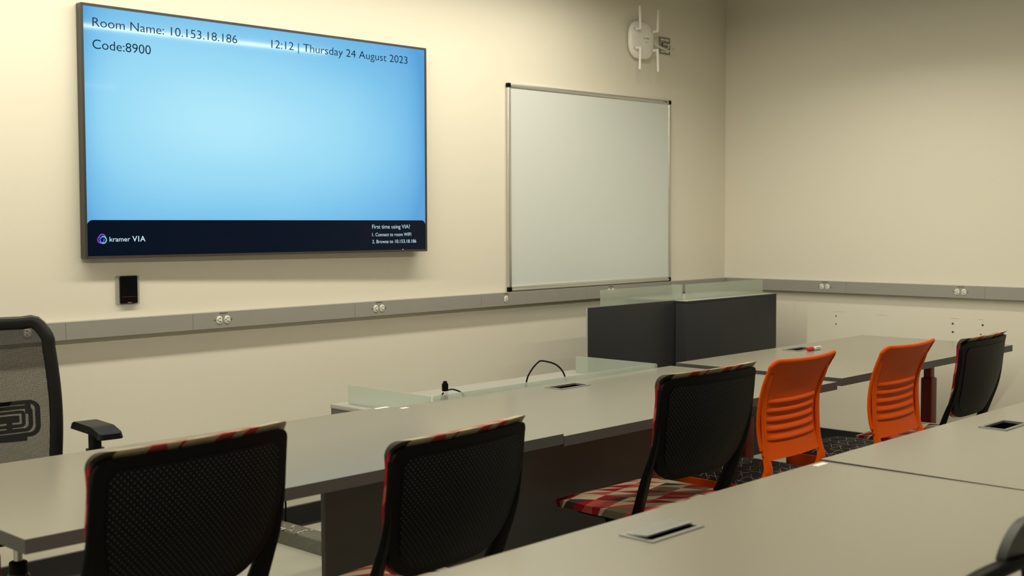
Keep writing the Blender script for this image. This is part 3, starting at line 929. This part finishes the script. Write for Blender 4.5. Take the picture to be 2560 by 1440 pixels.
def patch_chair():
    t = thing('swivel_chair', 'x', 'chair')
    ZS = .490
    # seat
    bm = BM()
    D = .46
    hw = hw_round(D, lambda v: .235 + .015 * math.sin(PI * v), .085, .07)
    def top(x, v, u):
        y = -.21 + D * v
        e = (1 - abs(u) ** 4) * (1 - abs(2 * v - 1) ** 6)
        return Vector((x, y, ZS - .020 + .020 * e - .020 * max(0, (v - .72) / .28) ** 2 + .010 * u * u))
    def bot(x, v, u):
        p = top(x, v, u); return Vector((p.x * .97, p.y + (.5 - v) * .012, ZS - .047 - .016 * max(0, (v - .72) / .28) ** 2 + .010 * u * u))
    panel(bm, 20, 22, hw, top, bot)
    obj('seat_cushion', bm, MAT['fabric'], t, angle=60)
    bm = BM()
    hw2 = hw_round(.40, lambda v: .20, .08, .06)
    panel(bm, 12, 12, hw2, lambda x, v, u: Vector((x, -.19 + .40 * v, ZS - .040)), lambda x, v, u: Vector((x * .9, -.18 + .38 * v, ZS - .062)))
    box(bm, -.07, .07, -.12, .13, ZS - .115, ZS - .060, .012)
    obj('seat_pan', bm, MAT['blackp'], t)
    # back
    H = .335; ZB = .583
    def yb(v, x):
        return -.205 - .075 * v - .018 * math.sin(PI * min(1, v * 1.1)) + .55 * x * x * (1 - .35 * v)
    def zz(v): return ZB + H * v
    wf = lambda v: .205 + .048 * min(1, v / .55) ** .8
    hwb = hw_round(H, wf, .030, .085)
    bm = BM()
    F = lambda x, v, u: Vector((x, yb(v, x) + .004, zz(v)))
    B = lambda x, v, u: Vector((x, yb(v, x) - .012, zz(v)))
    panel(bm, 24, 24, hwb, F, B)
    shell = obj('back_shell', bm, MAT['blackp'], t, angle=50)
    bm = BM()
    wf2 = lambda v: wf(v * .86 + .06) - .030
    hwp = hw_round(H * .86, wf2, .03, .075)
    panel(bm, 24, 24, hwp, lambda x, v, u: Vector((x, yb(v * .86 + .06, x) - .010, zz(v * .86 + .06))),
          lambda x, v, u: Vector((x, yb(v * .86 + .06, x) - .0145, zz(v * .86 + .06))))
    obj('perforated_panel', bm, MAT['perf'], shell, angle=50)
    bm = BM()
    hwf = hw_round(H + .018, lambda v: wf(min(1, v)) - .003 + .008 * max(0, (v - .8) / .2), .030, .08)
    def Ff(x, v, u):
        e = (1 - abs(u) ** 5) * (1 - abs(2 * v - 1) ** 8)
        return Vector((x, yb(v, x) + .014 + .030 * e, zz(v) + .018 * v - .004 * (1 - e)))
    def Bf(x, v, u):
        return Vector((x, yb(v, x) - .0005 - .016 * max(0, (v - .95) / .05), zz(v) + .018 * v))
    panel(bm, 24, 26, hwf, Ff, Bf)
    obj('back_upholstery', bm, MAT['fabric'], t, angle=60)
    # side uprights from the seat up to the back, each with its hinge
    for s in (-1, 1):
        bm = BM()
        P = [(s * .205, -.075, ZS - .075), (s * .222, -.135, ZS - .02), (s * .238, -.188, .60), (s * .243, yb(.42, .243) - .006, zz(.42)), (s * .244, yb(.92, .244) - .004, zz(.92))]
        tube(bm, crom(P, 6), .026, .013, n=14, up=(s * .25, 1, .2), square=.45, taper=lambda q: 1.0 - .65 * max(0, q - .40) / .60)
        a = obj('back_upright', bm, MAT['blackp'], t, angle=50)
        bm = BM(); tube(bm, [(s * .12, -.02, ZS - .09), (s * .205, -.075, ZS - .072)], .020, .012, n=10)
        obj('hinge', bm, MAT['greyp'], a)
    bm = BM(); cyl(bm, (0, 0, .20), (0, 0, ZS - .10), .014, n=16)
    obj('gas_column', bm, MAT['steel'], t)
    bm = BM(); lathe(bm, (0, 0, .10), [(.030, 0), (.026, .16), (.024, .165)], n=20)
    obj('column_sleeve', bm, MAT['blackp'], t)
    star_base(t, MAT['blackp'], .135, .29)
    return t
UPPER = {'seat_cushion', 'seat_pan', 'back_shell', 'back_upholstery', 'back_upright'}
def raise_seat(o, dz):
    for ch in o.children:
        if ch.name.split('.')[0] in UPPER:
            ch.location.z += dz
chair0 = patch_chair()
CH = [  # back centre x, back top y, turn, lift, label
    (-5.380, -2.29, .10, .012, 'black swivel chair with a red and cream patchwork rim, leftmost and nearest'),
    (-4.715, -2.42, .11, -.040, 'black swivel chair with patchwork fabric, before the plain modesty panel'),
    (-3.533, -2.335, -.02, -.008, 'black swivel chair with its whole patchwork seat in view'),
    (-1.560, -2.40, .05, -.038, 'black perforated swivel chair at the far right end of the front row'),
]
first = True
for bx, by, rz, dz, lab in CH:
    o = chair0 if first else dup(chair0)
    if not first:
        pass
    loc = Vector((bx, by, 0)) - Matrix.Rotation(rz, 3, 'Z') @ Vector((0, -.275, 0))
    o.location = loc; o.rotation_euler = (0, 0, rz)
    tag(o, lab, 'chair', 'patchwork swivel chairs at the front row')
    o['_dz'] = dz
    first = False
for o in [x for x in bpy.data.objects if '_dz' in x.keys()]:
    raise_seat(o, o['_dz']); del o['_dz']

# ------------------------------------------------------------------ orange chairs
def orange_chair():
    t = thing('stacking_chair', 'x', 'chair')
    # back shell
    H = .350; ZB = .557
    def yb(v, x):
        return -.168 - .20 * (v - .36) ** 2 + x * x * (.42 + .15 * v)
    def zz(v, x=0): return ZB + H * v + .12 * x * x * max(0, v) ** 4
    wf = lambda v: .196 + .004 * (1 - v) + .024 * max(0, (v - .45) / .55) ** 1.6
    hw = hw_round(H, wf, .030, .012)
    bm = BM()
    panel(bm, 24, 26, hw, lambda x, v, u: Vector((x, yb(v, x) + .004, zz(v, x))), lambda x, v, u: Vector((x, yb(v, x) - .004, zz(v, x))))
    back = obj('back_shell', bm, MAT['orange'], t, angle=50)
    # rolled rim down both sides and across the top
    path = []
    for k in range(15):
        v = .04 + .88 * k / 14; x = -(wf(v)); path.append((x, yb(v, x) - .001, zz(v, x)))
    for k in range(1, 6):
        a = PI / 2 * k / 6; x = -(wf(1) - .030 + .030 * math.cos(a)); v = (H - .030 + .030 * math.sin(a)) / H; path.append((x, yb(v, x) - .001, zz(v, x)))
    for k in range(13):
        x = (-1 + 2 * k / 12) * (wf(1) - .030); path.append((x, yb(1, x) - .001, zz(1, x)))
    path2 = path + [(-p[0], p[1], p[2]) for p in path[:20][::-1]]
    bm = BM(); tube(bm, path2, .0075, n=10)
    obj('rim', bm, MAT['orange'], back)
    # five louvres, each a curved lip with an open undercut
    for k in range(5):
        zc = .6240 + k * .0330
        bm = BM(); loops = []
        n = 22
        for i in range(n + 1):
            s = -1 + 2 * i / n
            x = s * .170
            v = (zc - ZB) / H
            y = yb(v, x) - .0035
            p = math.sqrt(max(0, 1 - abs(s) ** 6)) * .0105
            z2 = zc + .004 * s * s
            loops.append([Vector((x, y, z2 + .013)), Vector((x, y - p * .75, z2 + .0055)), Vector((x, y - p, z2)), Vector((x, y - p * .85, z2 - .0035)), Vector((x, y - .0005, z2 - .0030)), Vector((x, y + .001, z2))])
        loft(bm, loops)
        obj('louvre', bm, MAT['orange'], back, angle=50)
    # two uprights into the seat shell
    for s in (-1, 1):
        bm = BM()
        P = [(s * .192, -.115, .438), (s * .192, -.150, .455), (s * .188, yb(0, .19) - .006, .515), (s * .188, yb(.12, .188) - .007, zz(.12)), (s * .189, yb(.55, .189) - .009, zz(.55)), (s * .196, yb(.80, .196) - .005, zz(.80)), (s * .199, yb(.88, .199) + .002, zz(.88))]
        tube(bm, crom(P, 5), .022, .012, n=14, up=(0, 1, .2), square=.4, taper=lambda q: 1.05 - .55 * min(1, max(0, q - .30) / .25))
        obj('back_upright', bm, MAT['orange'], t, angle=50)
    bm = BM()
    hs = hw_round(.43, lambda v: .222 - .02 * abs(2 * v - 1) ** 3, .09, .07)
    panel(bm, 18, 18, hs, lambda x, v, u: Vector((x, -.185 + .43 * v, .452 + .012 * u * u - .02 * max(0, v - .75) * 2)), lambda x, v, u: Vector((x * .94, -.175 + .41 * v, .412)))
    obj('seat_shell', bm, MAT['orange'], t, angle=50)
    bm = BM()
    hc = hw_round(.405, lambda v: .212 - .02 * abs(2 * v - 1) ** 3, .10, .08)
    def tp_(x, v, u):
        e = (1 - abs(u) ** 4) * (1 - abs(2 * v - 1) ** 6)
        return Vector((x, -.165 + .405 * v, .462 + .030 * e - .03 * max(0, v - .75) * 2))
    panel(bm, 20, 20, hc, tp_, lambda x, v, u: Vector((x * .98, -.163 + .40 * v, .450 + .010 * u * u - .02 * max(0, v - .75) * 2)))
    obj('seat_cushion', bm, MAT['starline'], t, angle=60)
    for sx in (-1, 1):
        for sy in (-1, 1):
            bm = BM()
            tube(bm, crom([(sx * .12, sy * .10 + .02, .418), (sx * .17, sy * .15 + .02, .405), (sx * .205, sy * .20 + .02, .06)], 5), .0115, n=12)
            lathe(bm, (sx * .207, sy * .203 + .02, 0), [(.014, 0), (.016, .01), (.013, .065)], n=14)
            obj('leg', bm, MAT['greyp'], t)
    return t
oc = orange_chair()
for k, (bx, by, rz, lab) in enumerate(((-2.930, -2.335, .02, 'orange plastic chair between the whole-seat black chair and the other orange chair'),
                                       (-2.270, -2.41, .02, 'orange plastic chair next to the rightmost black chair'))):
    o = oc if k == 0 else dup(oc)
    loc = Vector((bx, by, 0)) - Matrix.Rotation(rz, 3, 'Z') @ Vector((0, -.245, 0))
    o.location = loc; o.rotation_euler = (0, 0, rz)
    tag(o, lab, 'chair', 'orange chairs at the front row')

# ------------------------------------------------------------------ mesh task chair behind the left table
def mesh_chair():
    t = thing('mesh_office_chair', 'black mesh-backed office chair with a T armrest behind the left table', 'chair', (-5.065, -.60, 0), PI - .10)
    # local: sitter faces +y
    yb = lambda z: -.190 - .07 * max(0, (z - .56))
    ZB, ZT2 = .53, 1.055
    def hw(z):
        k = (z - ZB) / (ZT2 - ZB)
        return .212 + .016 * math.sin(PI * min(1, max(0, (k + .05) / .95)))
    def edge(side):
        pts = []
        for k in range(13):
            z = ZB + .03 + (ZT2 - .05 - ZB - .03) * k / 12
            x = side * hw(z); pts.append((x, yb(z) + .05 * (x / .25) ** 2, z))
        return pts
    L, Rr = edge(-1), edge(1)
    topl = [(-.178 + .356 * k / 8, yb(ZT2) + .05 * ((-.178 + .356 * k / 8) / .25) ** 2, ZT2) for k in range(9)]
    bott = [(.17 - .34 * k / 6, yb(ZB) + .05 * ((.17 - .34 * k / 6) / .25) ** 2, ZB) for k in range(7)]
    path = crom(L + topl + Rr[::-1] + bott, 3, closed=True)
    bm = BM(); tube(bm, path, .023, .013, n=12, up=(0, 1, 0), closed=True, square=.3)
    bf = obj('back_frame', bm, MAT['blackp2'], t, angle=50)
    bm = BM()
    Hm = ZT2 - ZB
    panel(bm, 14, 18, hw_round(Hm, lambda v: hw(ZB + Hm * v), .05, .05), lambda x, v, u: Vector((x, yb(ZB + Hm * v) + .05 * (x / .25) ** 2 + .002, ZB + Hm * v)),
          lambda x, v, u: Vector((x, yb(ZB + Hm * v) + .05 * (x / .25) ** 2 + .0012, ZB + Hm * v)))
    obj('back_mesh', bm, MAT['mesh'], t, angle=60)
    # lumbar pad: nested rounded rings
    yl = yb(.715) - .014
    mm = lambda a, b, c: Vector((a, yl + .05 * (a / .25) ** 2 - c, b))
    bm = BM()
    for w_, h_, r_, th in ((.366, .128, .034, .014), (.318, .092, .024, .012), (.272, .058, .014, .010)):
        ring(bm, w_, h_, r_, th, 0, .008, mm, 0, .722, n=6)
    slab(bm, .232, .024, .004, [(0, 0), (0, .008)], mm, 0, .722)
    slab(bm, .100, .018, .004, [(0, 0), (0, .008)], mm, .09, .653)
    slab(bm, .100, .018, .004, [(0, 0), (0, .008)], mm, -.09, .653)
    for s in (-1, 1):
        bmt = [(s * .085, .697), (s * .145, .758)]
        for (a0, b0) in bmt:
            slab(bm, .016, .040, .004, [(0, 0), (0, .008)], mm, a0, b0, n=3)
    obj('lumbar_support', bm, MAT['blackp'], t, angle=50)
    bm = BM(); tube(bm, crom([(0, -.04, .40), (0, -.15, .42), (0, -.225, .50), (0, yb(.70) - .035, .70), (0, yb(.80) - .03, .80)], 6), .048, .016, n=14, up=(0, 1, 0), square=.4)
    obj('spine', bm, MAT['blackp'], t, angle=50)
    # seat
    bm = BM(); D = .47
    hs = hw_round(D, lambda v: .245, .09, .07)
    panel(bm, 16, 18, hs, lambda x, v, u: Vector((x, -.19 + D * v, .475 + .02 * (1 - u ** 4) * (1 - (2 * v - 1) ** 6))), lambda x, v, u: Vector((x * .96, -.185 + (D - .01) * v, .425)))
    obj('seat_cushion', bm, mat('black_knit', (.012, .012, .013), .85, bump=.3), t, angle=60)
    obj('seat_mechanism', box(BM(), -.10, .10, -.14, .12, .365, .424, .015, 3), MAT['blackp'], t)
    for s in (-1, 1):
        bm = BM()
        tube(bm, crom([(s * .10, .02, .40), (s * .26, .02, .405), (s * .292, .02, .45), (s * .292, .02, .630)], 6), .030, .020, n=14, up=(0, 1, 0), square=.4)
        a = obj('armrest', bm, MAT['blackp2'], t, angle=50)
        bm = BM(); tube(bm, [(s * .292, .02, .59), (s * .292, .02, .690)], .021, .015, n=14, up=(0, 1, 0), square=.4)
        obj('arm_post', bm, MAT['blackp2'], a, angle=50)
        bm = BM()
        hp = hw_round(.26, lambda v: .045, .016, .016)
        panel(bm, 10, 22, hp, lambda x, v, u: Vector((s * .292 + x * .88, -.095 + .26 * v, .715 - .018 * max(0, (v - .70) / .30) - .012 * max(0, (.12 - v) / .12))),
              lambda x, v, u: Vector((s * .292 + x, -.095 + .26 * v, .690 - .012 * max(0, (v - .8) / .2))))
        obj('arm_pad', bm, MAT['greyp'] if 0 else MAT['blackp2'], a, angle=40)
    bm = BM(); cyl(bm, (0, 0, .29), (0, 0, .37), .014, n=18)
    obj('gas_column', bm, MAT['steel'], t)
    bm = BM(); lathe(bm, (0, 0, .19), [(.032, 0), (.030, .10), (.028, .115), (.022, .118)], n=20)
    obj('column_sleeve', bm, MAT['blackp'], t)
    star_base(t, MAT['blackp2'], .270, .32, ph=.55)
    for ch in t.children:
        if ch.name.split('.')[0] in ('gas_column', 'column_sleeve', 'star_base'):
            ch.location.y = .095
    return t
mesh_chair()

# ------------------------------------------------------------------ dark chair at the right edge, this side of the nearest table
def corner_chair():
    # its back is against the nearest table, its seat towards the viewer
    t = thing('plastic_armchair', 'dark grey plastic armchair cut by the right edge, nearest of all', 'chair', (-4.63, -4.02, 0), 0)
    gm = mat('slate_plastic', (0.048, 0.048, 0.046), 0.38, spec=0.45)
    bm = BM(); H = .060; ZB = .857
    hb = hw_round(H, lambda v: .240 - .010 * v, .055, .004)
    fy = lambda v, x: .222 - .010 * v + .10 * x * x
    panel(bm, 24, 12, hb, lambda x, v, u: Vector((x, fy(v, x) + .008, ZB + H * v)), lambda x, v, u: Vector((x, fy(v, x) - .008, ZB + H * v)))
    obj('back_shell', bm, gm, t, angle=50)
    bm = BM()
    tube(bm, crom([(-.167, .222, .846), (-.245, .220, .850), (-.355, .220, .851), (-.43, .212, .845), (-.475, .18, .80), (-.48, .12, .70), (-.43, .04, .445), (-.22, .0, .432)], 6), .012, .014, n=12, up=(0, 1, 0), square=.3)
    obj('arm', bm, MAT['blackp'], t, angle=50)
    for x in (-.135, .135):
        bm = BM(); tube(bm, crom([(x, .226, .87), (x, .222, .80), (x, .205, .62), (x, .165, .445)], 5), .018, .009, n=10, up=(0, 1, 0))
        obj('back_upright', bm, MAT['blackp'], t, angle=50)
    bm = BM(); hs = hw_round(.38, lambda v: .23, .08, .08)
    panel(bm, 14, 14, hs, lambda x, v, u: Vector((x, -.18 + .38 * v, .46)), lambda x, v, u: Vector((x, -.18 + .38 * v, .43)))
    obj('seat', bm, gm, t)
    for sx in (-1, 1):
        for sy in (-1, 1):
            bm = BM(); tube(bm, [(sx * .17, sy * .14, .435), (sx * .21, sy * .18, 0)], .012, n=10)
            obj('leg', bm, MAT['blackp'], t)
    return t
corner_chair()

# ------------------------------------------------------------------ marker on the right table
p0, p1 = Vector((-1.345, -1.398, H1 + .0105)), Vector((-1.222, -1.402, H1 + .0095))
t = thing('dry_erase_marker', 'white dry-erase marker with a red cap lying on the right table', 'marker', p0)
d = (p1 - p0); Lm = d.length
ux = d.normalized()
bm = BM(); lathe(bm, (0, 0, 0), [(.0095, .050), (.0095, .112), (.0088, .117), (.0065, .121)], axis=tuple(ux), n=20)
obj('barrel', bm, MAT['white'], t)
bm = BM(); lathe(bm, (0, 0, 0), [(.0070, .000), (.0090, .0015), (.0103, .010), (.0106, .030), (.0104, .048), (.0096, .051)], axis=tuple(ux), n=20)
obj('cap', bm, MAT['marker_red'], t)
ny = Vector((-.35, -.78, .52)).normalized(); ny = (ny - ux * ny.dot(ux)).normalized(); up_ = ux.cross(ny) * -1
if up_.z < 0: up_ = -up_
def curl(a, b, c):
    an = b / .0098
    return ux * a + (ny * math.cos(an) + up_ * math.sin(an)) * .0098
obj('brand_text', text_mesh('Quartet', curl, .066, .106, -.0035, .0075, .012), MAT['print'], t.children[0], smooth=False)
